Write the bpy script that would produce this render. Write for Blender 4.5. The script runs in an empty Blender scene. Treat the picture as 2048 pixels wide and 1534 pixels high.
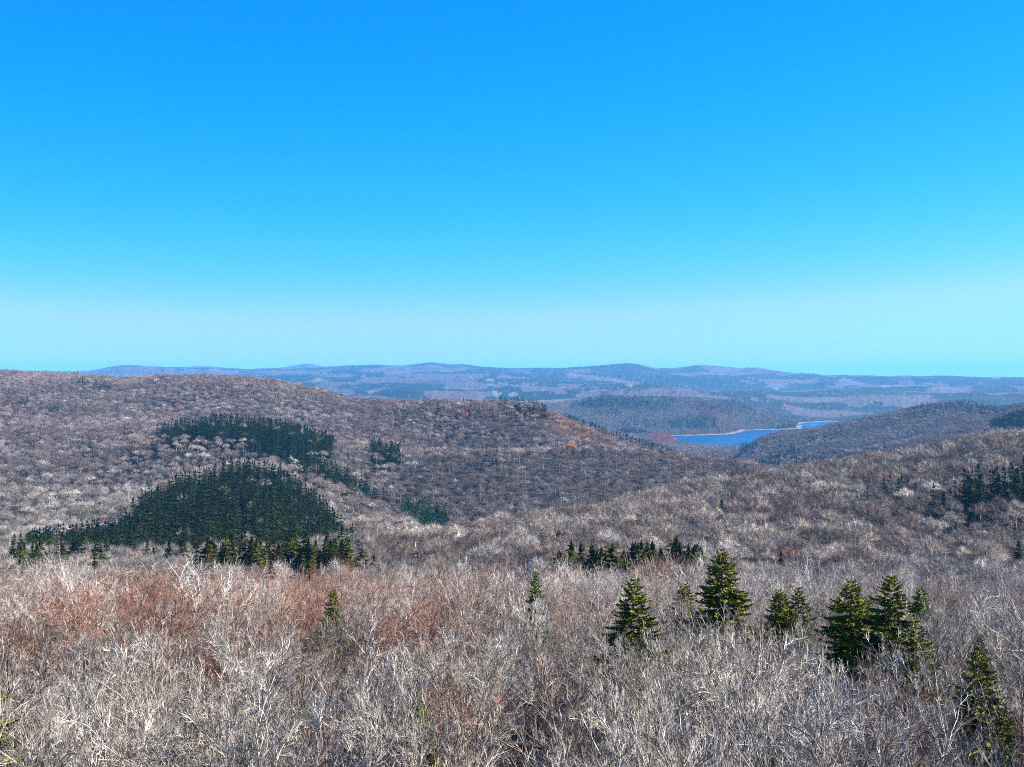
import bpy, math, random
import numpy as np

C = bpy.context.scene
COL = C.collection
R = math.radians

# ------------------------------------------------------------------ camera
F = 2560.0            # focal length in photo pixels (2048 wide)
HOR = 745.0           # photo row of eye level
ZC = 300.0            # height of the eye (look-out on the summit)
cam_d = bpy.data.cameras.new('camera')
cam = bpy.data.objects.new('camera', cam_d); COL.objects.link(cam)
cam_d.sensor_width = 36.0
cam_d.lens = 36.0 * F / 2048.0
cam_d.shift_y = -(767.0 - HOR) / 2048.0
cam_d.clip_start = 0.5
cam_d.clip_end = 200000.0
cam.location = (0, 0, ZC)
cam.rotation_euler = (R(90), 0, 0)
C.camera = cam

# ------------------------------------------------------------------ sun and sky
SUN_EL, SUN_AZ = 32.0, 84.0     # azimuth clockwise from the view direction (+Y)
W = bpy.data.worlds.new('World'); C.world = W; W.use_nodes = True
nt = W.node_tree; nt.nodes.clear()
sky = nt.nodes.new('ShaderNodeTexSky'); sky.sky_type = 'NISHITA'; sky.sun_disc = False
sky.sun_elevation = R(SUN_EL); sky.sun_rotation = R(SUN_AZ)
sky.altitude = 500; sky.air_density = 1.0; sky.dust_density = 0.2; sky.ozone_density = 4.0
sep = nt.nodes.new('ShaderNodeSeparateColor'); comb = nt.nodes.new('ShaderNodeCombineColor')
nt.links.new(sky.outputs[0], sep.inputs[0])
SKYP = {0: (0.0080, 3.6), 1: (0.60, 1.0), 2: (1.95, 0.58)}      # per channel: gain, power
for i in range(3):
    p = nt.nodes.new('ShaderNodeMath'); p.operation = 'POWER'; p.inputs[1].default_value = SKYP[i][1]
    m = nt.nodes.new('ShaderNodeMath'); m.operation = 'MULTIPLY'; m.inputs[1].default_value = SKYP[i][0]
    nt.links.new(sep.outputs[i], p.inputs[0]); nt.links.new(p.outputs[0], m.inputs[0]); last = m.outputs[0]
    if i < 2:
        q = nt.nodes.new('ShaderNodeMath'); q.operation = 'SMOOTH_MIN'; q.inputs[1].default_value = (1.75, 3.85)[i]; q.inputs[2].default_value = (.5, .35)[i]
        nt.links.new(last, q.inputs[0]); last = q.outputs[0]
    nt.links.new(last, comb.inputs[i])
bg = nt.nodes.new('ShaderNodeBackground'); bg.inputs[1].default_value = 0.0607
wo = nt.nodes.new('ShaderNodeOutputWorld')
nt.links.new(comb.outputs[0], bg.inputs[0]); nt.links.new(bg.outputs[0], wo.inputs[0])
sd = bpy.data.lights.new('sun', 'SUN'); sd.energy = 5.0; sd.angle = R(0.5); sd.color = (1.0, 0.93, 0.83)
sun = bpy.data.objects.new('sun', sd); COL.objects.link(sun)
a, e = R(SUN_AZ), R(SUN_EL)
import mathutils
sdir = mathutils.Vector((math.sin(a) * math.cos(e), math.cos(a) * math.cos(e), math.sin(e)))
sun.rotation_euler = sdir.to_track_quat('Z', 'Y').to_euler()
sun.location = (0, 0, 2000)
C.view_settings.view_transform = 'Standard'; C.view_settings.look = 'None'
C.view_settings.exposure = 1.9; C.view_settings.gamma = 1.0; C.view_settings.use_curve_mapping = False
C.render.engine = 'CYCLES'
cy = C.cycles
cy.max_bounces = 4; cy.diffuse_bounces = 2; cy.glossy_bounces = 2; cy.transmission_bounces = 2
cy.volume_bounces = 0; cy.transparent_max_bounces = 6
cy.use_denoising = False
try:
    cy.denoiser = 'OPENIMAGEDENOISE'; cy.denoising_input_passes = 'RGB_ALBEDO_NORMAL'; cy.denoising_prefilter = 'ACCURATE'
except Exception:
    pass
cy.pixel_filter_type = 'BLACKMAN_HARRIS'; cy.filter_width = 1.0

# ------------------------------------------------------------------ noise
def _hash(ix, iy, seed):
    h = (ix.astype(np.int64) * 374761393 + iy.astype(np.int64) * 668265263 + seed * 1442695041) & 0xFFFFFFFF
    h = ((h ^ (h >> 13)) * 1274126177) & 0xFFFFFFFF
    h = ((h ^ (h >> 16)) * 2246822519) & 0xFFFFFFFF
    return ((h ^ (h >> 15)) & 0xFFFFFF) / float(0xFFFFFF)
def vnoise(x, y, seed=0):
    ix = np.floor(x); iy = np.floor(y); fx = x - ix; fy = y - iy
    fx = fx * fx * (3 - 2 * fx); fy = fy * fy * (3 - 2 * fy)
    a = _hash(ix, iy, seed); b = _hash(ix + 1, iy, seed); c = _hash(ix, iy + 1, seed); d = _hash(ix + 1, iy + 1, seed)
    return (a * (1 - fx) + b * fx) * (1 - fy) + (c * (1 - fx) + d * fx) * fy * 1.0
def fbm(x, y, octv=4, seed=0):
    s = 0; amp = 0.5; t = 0
    for k in range(octv):
        s = s + amp * vnoise(x * 2 ** k + 17.3 * k, y * 2 ** k - 9.1 * k, seed + k); t += amp; amp *= 0.5
    return s / t
def smooth(a, b, x):
    t = np.clip((x - a) / (b - a), 0, 1); return t * t * (3 - 2 * t)

# ------------------------------------------------------------------ the lie of the land
# Each line runs across the country at a real distance: (bearing, distance in m, height as sighted from the look-out).
LAKE = -237.0
def const(Y, z): return [(-1000, Y, HOR - z * F / Y), (3050, Y, HOR - z * F / Y)]
def at(Y, pts): return [(p, Y, q) for p, q in pts]
LINES = [
 const(1, -8.4), const(30, -10.0), const(100, -18.2),
 at(185, [(-600, 1120), (0, 1130), (300, 1142), (600, 1150), (1000, 1154), (1300, 1146), (1700, 1152), (2048, 1172), (2600, 1190)]),
 at(330, [(-600, 1150), (0, 1150), (600, 1160), (1040, 1165), (1110, 1138), (1250, 1132), (1400, 1126), (1500, 1150), (1600, 1168), (2048, 1190), (2600, 1200)]),
 at(430, [(-600, 1110), (0, 1118), (380, 1118), (450, 1104), (680, 1098), (740, 1126), (1100, 1134), (1400, 1128), (1700, 1138), (2048, 1150), (2600, 1150)]),
 [(-600, 600, 1060), (0, 600, 1086), (300, 600, 1088), (600, 580, 1084), (720, 580, 1070), (804, 590, 1054), (923, 610, 1046), (992, 630, 1029),
  (1163, 690, 1005), (1348, 750, 971), (1519, 810, 940), (1690, 860, 921), (1861, 910, 899), (1963, 940, 866), (2048, 960, 858), (2600, 1100, 800)],
 [(-600, 900, 1030), (0, 880, 1062), (100, 880, 1056), (200, 890, 1040), (270, 900, 1002), (350, 920, 964), (430, 940, 939), (500, 950, 929),
  (560, 950, 944), (600, 940, 976), (660, 920, 1018), (700, 880, 1050), (760, 900, 1056), (923, 1040, 1056), (1050, 1080, 1044), (1163, 1120, 1020),
  (1348, 1180, 990), (1519, 1290, 965), (1690, 1300, 938), (1861, 1400, 922), (2048, 1450, 885), (2600, 1700, 830)],
 [(-600, 1080, 960), (0, 1080, 975), (150, 1080, 985), (270, 1080, 980), (350, 1080, 958), (430, 1100, 942), (500, 1120, 930), (575, 1130, 917),
  (650, 1090, 950), (700, 1070, 985), (800, 1080, 1020), (900, 1120, 1010), (1000, 1150, 995), (1163, 1190, 980), (1348, 1250, 962), (1450, 1330, 950),
  (1519, 1400, 945), (1690, 1550, 932), (1861, 1600, 915), (2048, 1700, 880), (2600, 1900, 825)],
 [(-600, 1500, 870), (0, 1450, 890), (150, 1420, 895), (290, 1400, 874), (350, 1380, 847), (440, 1380, 833), (520, 1360, 838), (600, 1340, 856),
  (660, 1320, 882), (720, 1300, 897), (800, 1280, 903), (923, 1300, 903), (1000, 1310, 898), (1100, 1330, 895), (1200, 1350, 892), (1300, 1350, 901),
  (1400, 1380, 912), (1480, 1420, 923), (1530, 1500, 940), (1690, 1700, 931), (1861, 1800, 905), (2048, 1900, 875), (2600, 2200, 820)],
 [(-600, 1650, 830), (0, 1620, 852), (150, 1620, 857), (300, 1600, 855), (440, 1580, 845), (520, 1550, 848), (600, 1520, 860), (660, 1500, 868),
  (720, 1480, 875), (800, 1520, 889), (923, 1540, 898), (1050, 1540, 900), (1200, 1530, 897), (1300, 1500, 904), (1400, 1600, 916), (1480, 1700, 925),
  (1560, 1800, 940), (1690, 1950, 929), (1861, 2000, 905), (2048, 2150, 872), (2600, 2500, 820)],
 [(-600, 2500, 725), (0, 2400, 739), (100, 2400, 742), (200, 2450, 749), (250, 2450, 758), (300, 2350, 752), (400, 2250, 748), (470, 2200, 749),
  (550, 2100, 758), (640, 2000, 781), (700, 1950, 796), (800, 1900, 803), (850, 1850, 804), (950, 1800, 801), (1020, 1780, 802), (1070, 1760, 808),
  (1100, 1750, 821), (1150, 1740, 849), (1200, 1750, 869), (1250, 1800, 886), (1300, 1850, 901), (1400, 1950, 916), (1480, 2050, 926), (1560, 2150, 934),
  (1690, 2300, 904), (1800, 2350, 879), (1900, 2400, 861), (1987, 2450, 848), (2048, 2500, 822), (2600, 2900, 780)],
 [(-600, 3000, 760), (0, 2900, 775), (500, 2700, 790), (700, 2500, 815), (900, 2300, 830), (1050, 2250, 823), (1130, 2250, 837), (1200, 2250, 859),
  (1280, 2300, 885), (1340, 2350, 903), (1420, 2450, 918), (1500, 2550, 923), (1560, 2600, 934), (1690, 2650, 908), (1861, 2700, 872), (1987, 2800, 850),
  (2048, 2900, 838), (2600, 3300, 790)],
 [(-600, 3700, 790), (0, 3600, 800), (900, 3200, 850), (1130, 3000, 868), (1250, 3100, 890), (1350, 3200, 907), (1420, 3200, 917), (1475, 3200, 915),
  (1495, 3200, 898), (1519, 3230, 873), (1560, 3250, 864), (1608, 3260, 859), (1656, 3280, 849), (1690, 3300, 841), (1758, 3350, 828), (1861, 3400, 808),
  (1929, 3400, 806), (1998, 3450, 816), (2048, 3500, 806), (2600, 3900, 790)],
 [(-600, 4200, 800), (0, 4200, 805), (900, 4000, 835), (1130, 3900, 852), (1250, 3900, 876), (1300, 3850, 890), (1350, 3800, 898), (1420, 3800, 901),
  (1500, 3800, 900), (1560, 4000, 886), (1690, 4200, 866), (1861, 4300, 836), (2048, 4400, 824), (2600, 4500, 810)],
 [(-600, 4900, 800), (900, 4800, 830), (1130, 4700, 842), (1250, 4700, 866), (1350, 4720, 870), (1480, 4900, 864), (1600, 5300, 855), (1690, 5600, 848),
  (1861, 5600, 835), (2048, 5600, 825), (2600, 5600, 810)],
 [(-600, 5700, 790), (900, 5700, 808), (1050, 5600, 808), (1110, 5600, 806), (1150, 5600, 800), (1200, 5600, 796), (1300, 5600, 793), (1400, 5650, 796),
  (1450, 5650, 800), (1500, 5700, 812), (1560, 5750, 825), (1595, 5750, 839), (1610, 5800, 850), (1690, 6000, 846), (1861, 6200, 830), (2048, 6300, 815), (2600, 6400, 800)],
 [(-600, 6600, 790), (900, 6600, 806), (1200, 6500, 807), (1400, 6500, 814), (1500, 6500, 824), (1600, 6450, 836), (1690, 6450, 836), (1861, 6600, 825),
  (2048, 6800, 812), (2600, 6800, 800)],
 at(8000, [(0, 782), (700, 790), (1130, 797), (1300, 787), (1500, 790), (1690, 803), (1861, 800), (2048, 797)]),
 at(10500, [(0, 770), (650, 768), (1000, 766), (1250, 772), (1600, 780), (2048, 778)]),
 at(12500, [(0, 758), (500, 753), (650, 753), (860, 748), (1100, 754), (1258, 750), (1500, 762), (2048, 768)]),
 at(15000, [(0, 744), (180, 743), (250, 731), (300, 734), (345, 737), (410, 734), (495, 741), (560, 737), (650, 735), (752, 731), (804, 733), (862, 726), (899, 731),
            (923, 730), (971, 736), (1026, 739), (1077, 737), (1122, 738), (1180, 735), (1258, 728), (1282, 731), (1316, 738), (1350, 738), (1399, 731),
            (1485, 738), (1519, 736), (1560, 744), (1594, 751), (1628, 750), (1645, 755), (1724, 752), (1775, 755), (1809, 753), (1878, 756), (1980, 760),
            (2048, 757), (2600, 750)]),
 at(17500, [(0, 772), (2048, 772)]),
 at(20000, [(0, 758), (500, 757), (530, 741), (547, 737), (580, 733), (600, 729), (618, 727), (635, 730), (655, 736), (690, 742), (730, 757), (1600, 758), (1850, 757), (2048, 756), (2600, 755)]),
 at(24500, [(0, 768), (2048, 768)]),
]
UG = np.arange(-1000, 3051, 6.0)
YG = np.unique(np.concatenate([np.geomspace(1, 4000, 420), np.arange(4000, 17500, 45.0), np.linspace(17500, 24500, 50)]))
def smooth1(us, v, w=9):
    k = np.hanning(w + 2)[1:-1]; k /= k.sum()
    return np.convolve(np.pad(v, w // 2, mode='edge'), k, mode='valid')
LY = []; LZ = []
for ln in LINES:
    p = np.array(ln, float); yy = np.interp(UG, p[:, 0], p[:, 1]); qq = np.interp(UG, p[:, 0], p[:, 2])
    w = 5 if ln[0][1] >= 15000 else 9
    yy = smooth1(UG, yy, 25); qq = smooth1(UG, qq, w)
    LY.append(yy); LZ.append((HOR - qq) * yy / F)
LY = np.array(LY); LZ = np.array(LZ)
def pchip(x, y, xi):
    h = np.diff(x); d = np.diff(y) / h; m = np.zeros_like(y)
    ok = d[:-1] * d[1:] > 0
    w1 = 2 * h[1:] + h[:-1]; w2 = h[1:] + 2 * h[:-1]
    with np.errstate(divide='ignore', invalid='ignore'):
        mm = (w1 + w2) / (w1 / d[:-1] + w2 / d[1:])
    m[1:-1] = np.where(ok, mm, 0); m[0] = d[0]; m[-1] = d[-1]
    i = np.clip(np.searchsorted(x, xi) - 1, 0, len(h) - 1); t = (xi - x[i]) / h[i]; t = np.clip(t, 0, 1)
    h00 = 2 * t ** 3 - 3 * t ** 2 + 1; h10 = t ** 3 - 2 * t ** 2 + t; h01 = -2 * t ** 3 + 3 * t ** 2; h11 = t ** 3 - t ** 2
    return h00 * y[i] + h10 * h[i] * m[i] + h01 * y[i + 1] + h11 * h[i] * m[i + 1]
ZG = np.array([pchip(LY[:, j], LZ[:, j], YG) for j in range(len(UG))]).T      # rows: distance, columns: bearing

LAKE_PX = [(1340, 874), (1352, 872.5), (1400, 871), (1450, 869), (1480, 866), (1493, 861), (1540, 859.5), (1600, 857.5), (1600, 850), (1606, 845.5), (1640, 843.5), (1700, 842.5),
           (1800, 842), (1860, 850), (1800, 880), (1700, 895), (1560, 898), (1500, 897.5), (1470, 898.5), (1440, 898.5), (1415, 896.5), (1395, 894), (1375, 890), (1358, 882)]
LAKE_W = np.array([((p - 1024) / F * (-LAKE * F / (q - HOR)), -LAKE * F / (q - HOR)) for p, q in LAKE_PX])
def inside(px, py, poly):
    poly = np.asarray(poly, float); r = np.zeros(np.shape(px), bool); n = len(poly)
    for i in range(n):
        x1, y1 = poly[i]; x2, y2 = poly[(i + 1) % n]
        if y1 == y2: continue
        c = ((y1 > py) != (y2 > py)) & (px < (x2 - x1) * (py - y1) / (y2 - y1) + x1)
        r ^= c
    return r
def polydist(px, py, poly):
    d = np.full(np.shape(px), 1e9); n = len(poly)
    for i in range(n):
        a = poly[i]; b = poly[(i + 1) % n]; ab = b - a
        t = np.clip(((px - a[0]) * ab[0] + (py - a[1]) * ab[1]) / (ab @ ab), 0, 1)
        d = np.minimum(d, np.hypot(px - a[0] - t * ab[0], py - a[1] - t * ab[1]))
    return d
def lake_sd(x, y):
    x = np.asarray(x, float); y = np.asarray(y, float); sdv = np.full(x.shape, 1e4)
    m = (y > 3300) & (y < 7400) & (x > -400) & (x < 3300)
    if m.any():
        wob = (fbm(x[m] / 90, y[m] / 90, 3, 91) - .5) * 50
        d = polydist(x[m], y[m], LAKE_W); sdv[m] = np.where(inside(x[m], y[m], LAKE_W), -d, d) + wob
    return sdv
def canopy(x, y, detail=True):
    """height of the forest's top over the point, relative to the eye"""
    x = np.asarray(x, float); y = np.asarray(y, float)
    Y = np.maximum(y, 1.0)
    u = np.clip(1024 + F * x / Y, UG[0], UG[-1] - 1e-6)
    iu = (u - UG[0]) / 6.0; i = np.clip(np.floor(iu).astype(int), 0, len(UG) - 2); fu = iu - i
    j = np.clip(np.searchsorted(YG, Y) - 1, 0, len(YG) - 2); fy = np.clip((Y - YG[j]) / (YG[j + 1] - YG[j]), 0, 1)
    z = (ZG[j, i] * (1 - fu) + ZG[j, i + 1] * fu) * (1 - fy) + (ZG[j + 1, i] * (1 - fu) + ZG[j + 1, i + 1] * fu) * fy
    amp = 7 * smooth(250, 900, Y) * (1 - smooth(3800, 4400, Y))
    z = z + amp * (fbm(x / 170, y / 170, 3, 5) - .5) * 2 * .8
    far = smooth(6300, 7600, Y) * (1 - smooth(13300, 14800, Y)) + .12 * smooth(14000, 15000, Y) * (1 - smooth(16000, 20000, Y))
    rr = 1 - np.abs(2 * fbm(x / 1900, y / 900, 4, 23) - 1) * 2
    z = z + far * 95 * (rr - .5)
    pen = smooth(4600, 5000, Y) * (1 - smooth(6200, 6900, Y))
    z = z + pen * 16 * (fbm(x / 320, y / 320, 3, 37) - .5)
    s = lake_sd(x, y)
    near = s < 600
    if near.any():
        z = np.where(near, np.maximum(z, LAKE + 3 + np.clip(s, 0, 300) * .05), z)
    return z
TREE_H = 13.0
def ground(x, y):
    x = np.asarray(x, float); y = np.asarray(y, float)
    z = canopy(x, y) - TREE_H * (1 - smooth(6300, 6700, y))
    s = lake_sd(x, y)
    bank = np.where(s < 0, LAKE + np.maximum(s, -60) * .08 - .2, LAKE + .02 + np.minimum(s, 70) * .075)
    k = smooth(50, 130, s)
    z = np.where(s < 130, bank * (1 - k) + np.maximum(z, LAKE + 4) * k, np.where(s < 2000, np.maximum(z, LAKE + 4), z))
    return z
def px_of(x, y, z): return 1024 + F * x / y, HOR - z * F / y
# running skyline per bearing, to leave out what stands behind a hill
PYG = HOR - ZG * F / YG[:, None]
CUM = np.minimum.accumulate(PYG, axis=0)
def seen(x, y, margin=9.0, lift=3.0, back=25.0):
    u = np.clip(1024 + F * x / y, UG[0], UG[-1] - 1e-6); i = np.round((u - UG[0]) / 6.0).astype(int)
    j = np.clip(np.searchsorted(YG, y - back) - 1, 0, len(YG) - 1)
    z = canopy(x, y) + lift
    return HOR - z * F / y <= CUM[j, i] + margin * F / y + 1.0

# ------------------------------------------------------------------ helpers
def mesh_from(name, V, faces_list, smooth_shade=False):
    """faces_list: arrays of equal-sided faces"""
    me = bpy.data.meshes.new(name)
    V = np.asarray(V, np.float32)
    me.vertices.add(len(V)); me.vertices.foreach_set('co', V.ravel())
    nl = sum(f.size for f in faces_list); npoly = sum(len(f) for f in faces_list)
    me.loops.add(nl); me.polygons.add(npoly)
    li = np.concatenate([np.asarray(f, np.int32).ravel() for f in faces_list])
    ls = np.concatenate([np.full(len(f), f.shape[1], np.int32) for f in faces_list])
    st = np.concatenate([[0], np.cumsum(ls)[:-1]]).astype(np.int32)
    me.loops.foreach_set('vertex_index', li); me.polygons.foreach_set('loop_start', st); me.polygons.foreach_set('loop_total', ls)
    me.polygons.foreach_set('use_smooth', np.full(npoly, smooth_shade))
    me.update(calc_edges=True)
    return me
def link(name, me, parent=None, loc=(0, 0, 0)):
    o = bpy.data.objects.new(name, me); COL.objects.link(o); o.location = loc
    if parent: o.parent = parent
    return o
def tag(o, label=None, cat=None, group=None, kind=None):
    if label: o['label'] = label
    if cat: o['category'] = cat
    if group: o['group'] = group
    if kind: o['kind'] = kind
    return o
def empty(name, loc, rz=0):
    o = bpy.data.objects.new(name, None); COL.objects.link(o); o.location = loc; o.rotation_euler = (0, 0, rz); o.empty_display_size = .3
    return o

# ------------------------------------------------------------------ materials
def new_mat(name):
    m = bpy.data.materials.new(name); m.use_nodes = True; n = m.node_tree; n.nodes.clear()
    out = n.nodes.new('ShaderNodeOutputMaterial'); b = n.nodes.new('ShaderNodeBsdfPrincipled')
    b.inputs['Roughness'].default_value = .9
    b.inputs['Specular IOR Level'].default_value = .2
    n.links.new(b.outputs[0], out.inputs[0])
    return m, n, b
def ramp_mat(name, c0, c1, scale, tint=None, rough=.9, coord='Object', bump=0.0, lo=.35, hi=.65, spec=.2, rnd=0.0):
    m, n, b = new_mat(name)
    b.inputs['Roughness'].default_value = rough; b.inputs['Specular IOR Level'].default_value = spec
    tc = n.nodes.new('ShaderNodeTexCoord'); nz = n.nodes.new('ShaderNodeTexNoise'); nz.inputs['Scale'].default_value = scale; nz.inputs['Detail'].default_value = 4
    n.links.new(tc.outputs[coord], nz.inputs['Vector'])
    rp = n.nodes.new('ShaderNodeValToRGB'); rp.color_ramp.elements[0].position = lo; rp.color_ramp.elements[1].position = hi
    rp.color_ramp.elements[0].color = (*c0, 1); rp.color_ramp.elements[1].color = (*c1, 1)
    n.links.new(nz.outputs['Fac'], rp.inputs[0]); last = rp.outputs[0]
    if tint:
        if tint == 'object':
            t = n.nodes.new('ShaderNodeObjectInfo').outputs['Color']
        else:
            tn = n.nodes.new('ShaderNodeAttribute'); tn.attribute_type = 'INSTANCER'; tn.attribute_name = 'tint'; t = tn.outputs['Color']
        mx = n.nodes.new('ShaderNodeMix'); mx.data_type = 'RGBA'; mx.blend_type = 'MULTIPLY'; mx.inputs[0].default_value = 1
        n.links.new(last, mx.inputs[6]); n.links.new(t, mx.inputs[7]); last = mx.outputs[2]
    n.links.new(last, b.inputs['Base Color'])
    if bump:
        bp = n.nodes.new('ShaderNodeBump'); bp.inputs['Strength'].default_value = bump; n.links.new(nz.outputs['Fac'], bp.inputs['Height']); n.links.new(bp.outputs[0], b.inputs['Normal'])
    return m
M_bark = ramp_mat('bark', (.035, .033, .03), (.36, .35, .33), 2.2, 'object', bump=.3)
M_twig = ramp_mat('twig', (.045, .042, .038), (.43, .41, .375), 1.8, 'object', spec=.05)
M_bark_s = ramp_mat('bark_stand', (.16, .152, .142), (.44, .42, .39), .8, 'inst', spec=0)
M_needle = ramp_mat('needles', (.026, .037, .004), (.185, .205, .010), 1.3, 'object', rough=.6)
M_needle_s = ramp_mat('needles_stand', (.7, .7, .7), (1.2, 1.2, 1.2), .7, 'inst', rough=.8, spec=0)
M_sbark = ramp_mat('spruce_bark', (.07, .055, .045), (.13, .11, .095), 3.0)
M_leaf = ramp_mat('autumn_leaves', (.50, .16, .015), (.62, .26, .03), 1.0, 'object')
M_rock = ramp_mat('granite', (.07, .067, .063), (.19, .18, .17), 1.6, bump=.5)
M_white = ramp_mat('white_clapboard', (.38, .38, .37), (.46, .46, .44), 1.0)
M_roof = ramp_mat('roof_shingles', (.12, .12, .13), (.20, .20, .21), 2.0)
M_glass, _n, _b = new_mat('window_glass'); _b.inputs['Base Color'].default_value = (.03, .04, .05, 1); _b.inputs['Roughness'].default_value = .1

# ------------------------------------------------------------------ bare trees
def tubes(paths, radii, sides, tip):
    """paths (N,K,3), radii (N,K) -> verts, list of face arrays; tip: close to a point"""
    N, K, _ = paths.shape
    d = paths[:, -1] - paths[:, 0]; d /= np.linalg.norm(d, axis=1, keepdims=True) + 1e-9
    ref = np.where(np.abs(d[:, 2:3]) < .9, np.array([[0, 0, 1.]]), np.array([[1., 0, 0]]))
    u = np.cross(d, ref); u /= np.linalg.norm(u, axis=1, keepdims=True); v = np.cross(d, u)
    an = np.arange(sides) * 2 * np.pi / sides
    KK = K - 1 if tip else K
    ring = (np.cos(an)[None, None, :, None] * u[:, None, None, :] + np.sin(an)[None, None, :, None] * v[:, None, None, :])
    V = paths[:, :KK, None, :] + radii[:, :KK, None, None] * ring
    V = V.reshape(N, KK * sides, 3)
    faces = []
    if tip: V = np.concatenate([V, paths[:, -1:, :]], axis=1)
    nv = V.shape[1]; off = (np.arange(N) * nv)[:, None, None]
    s = np.arange(sides); s2 = (s + 1) % sides
    quads = [np.stack([k * sides + s, k * sides + s2, (k + 1) * sides + s2, (k + 1) * sides + s], 1) for k in range(KK - 1)]
    if quads:
        q = np.concatenate(quads)[None] + off; faces.append(q.reshape(-1, 4))
    if tip:
        t = np.stack([(KK - 1) * sides + s, (KK - 1) * sides + s2, np.full(sides, nv - 1)], 1)[None] + off; faces.append(t.reshape(-1, 3))
    return V.reshape(-1, 3), faces
def rot_about(d, ang, az):
    """directions d (N,3), tilt by ang round a random azimuth az"""
    ref = np.where(np.abs(d[:, 2:3]) < .9, np.array([[0, 0, 1.]]), np.array([[1., 0, 0]]))
    u = np.cross(d, ref); u /= np.linalg.norm(u, axis=1, keepdims=True); v = np.cross(d, u)
    side = np.cos(az)[:, None] * u + np.sin(az)[:, None] * v
    return np.cos(ang)[:, None] * d + np.sin(ang)[:, None] * side
def grow(rng, starts, dirs, lens, r0, r1, nseg, wander, tropism):
    N = len(starts); P = [starts]; d = dirs.copy()
    for k in range(nseg):
        d = d + rng.normal(0, wander, (N, 3)); d[:, 2] += tropism; d /= np.linalg.norm(d, axis=1, keepdims=True)
        P.append(P[-1] + d * (lens / nseg)[:, None])
    P = np.stack(P, 1); t = np.linspace(0, 1, nseg + 1)[None]
    return P, r0[:, None] * (1 - t) + r1[:, None] * t
def spawn(rng, P, Rr, n, t0, t1, ang0, ang1, lfun, rk, rmin):
    N, K, _ = P.shape; seg = K - 1
    t = np.sort(rng.uniform(t0, t1, (N, n)), 1); t[:, -1] = np.minimum(t[:, -1], .98)
    f = t * seg; i = np.minimum(f.astype(int), seg - 1); w = f - i; rows = np.arange(N)[:, None]
    p = P[rows, i] * (1 - w[..., None]) + P[rows, i + 1] * w[..., None]
    d = P[rows, i + 1] - P[rows, i]; d /= np.linalg.norm(d, axis=2, keepdims=True)
    r = Rr[rows, i] * (1 - w) + Rr[rows, i + 1] * w
    d = d.reshape(-1, 3); az = (rng.uniform(0, 2 * np.pi, (N, 1)) + np.arange(n)[None] * 2.4 + rng.normal(0, .35, (N, n))).ravel()
    nd = rot_about(d, rng.uniform(ang0, ang1, N * n), az)
    return p.reshape(-1, 3), nd, lfun(t).ravel(), np.maximum(r.ravel() * rk, rmin)
def join_parts(parts):
    V = []; T = []; Q = []; o = 0
    for v, fs in parts:
        for f in fs: (T if f.shape[1] == 3 else Q).append(f + o)
        V.append(v); o += len(v)
    out = []
    if T: out.append(np.concatenate(T))
    if Q: out.append(np.concatenate(Q))
    return np.concatenate(V), out
def bare_tree_geo(seed, H=14.0, level='near', spread=1.0, upright=.12, dense=1.0, wig=1.0):
    rng = np.random.default_rng(seed)
    cfg = {'near': dict(n=(10, 7, 7, 5), seg=(8, 6, 5, 3, 2), sides=(8, 5, 4, 3, 3), rmin=(.042, .021, .0115, .0066)),
           'mid': dict(n=(9, 8, 8), seg=(4, 3, 2, 1), sides=(4, 3, 3, 3), rmin=(.07, .05, .035)),
           'far': dict(n=(8, 6, 6), seg=(2, 2, 1, 1), sides=(3, 3, 3, 3), rmin=(.14, .10, .075))}[level]
    r_base = H * .011
    P0, R0 = grow(rng, np.zeros((1, 3)), np.array([[0, 0, 1.]]), np.array([H * (.60 if level == 'near' else .80)]), np.array([r_base]), np.array([r_base * (.42 if level == 'near' else .22)]), cfg['seg'][0], .07 * wig, .05)
    trunk = [tubes(P0, R0, cfg['sides'][0], True)]
    crown = []
    n1 = int(round(cfg['n'][0]))
    if level == 'near':
        p, d, l, r = spawn(rng, P0, R0, n1, .44, .97, .38, .78, lambda t: H * (.50 - .16 * (t - .44) / .5) * spread * rng.uniform(.8, 1.15, t.shape), .60, cfg['rmin'][0])
    else:
        p, d, l, r = spawn(rng, P0, R0, n1, .36, .97, .45, .85, lambda t: H * (.44 - .26 * (t - .36) / .6) * spread * rng.uniform(.8, 1.15, t.shape), .62, cfg['rmin'][0])
    P, Rr = grow(rng, p, d, l, r, r * .3, cfg['seg'][1], .13 * wig, upright)
    crown.append(tubes(P, Rr, cfg['sides'][1], True))
    lens = [.46, .50, .50, .5]
    base = l
    for k, n in enumerate(cfg['n'][1:]):
        nn = max(3, int(round(n * dense)))
        last = k == len(cfg['n']) - 2
        bl = np.repeat(base, nn).reshape(-1, nn)
        lo = .22 if k == 0 else .12
        p, d, l, r = spawn(rng, P, Rr, nn, lo, .98, .35, .80, lambda t: bl * (lens[k]) * (1.15 - .55 * t) * rng.uniform(.7, 1.25, t.shape), .62, cfg['rmin'][k + 1])
        P, Rr = grow(rng, p, d, l, r, r * .45, cfg['seg'][k + 2], (.16 if not last else .12) * wig, upright * .8)
        crown.append(tubes(P, Rr, cfg['sides'][k + 2], True)); base = l
    return join_parts(trunk), join_parts(crown)

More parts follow.
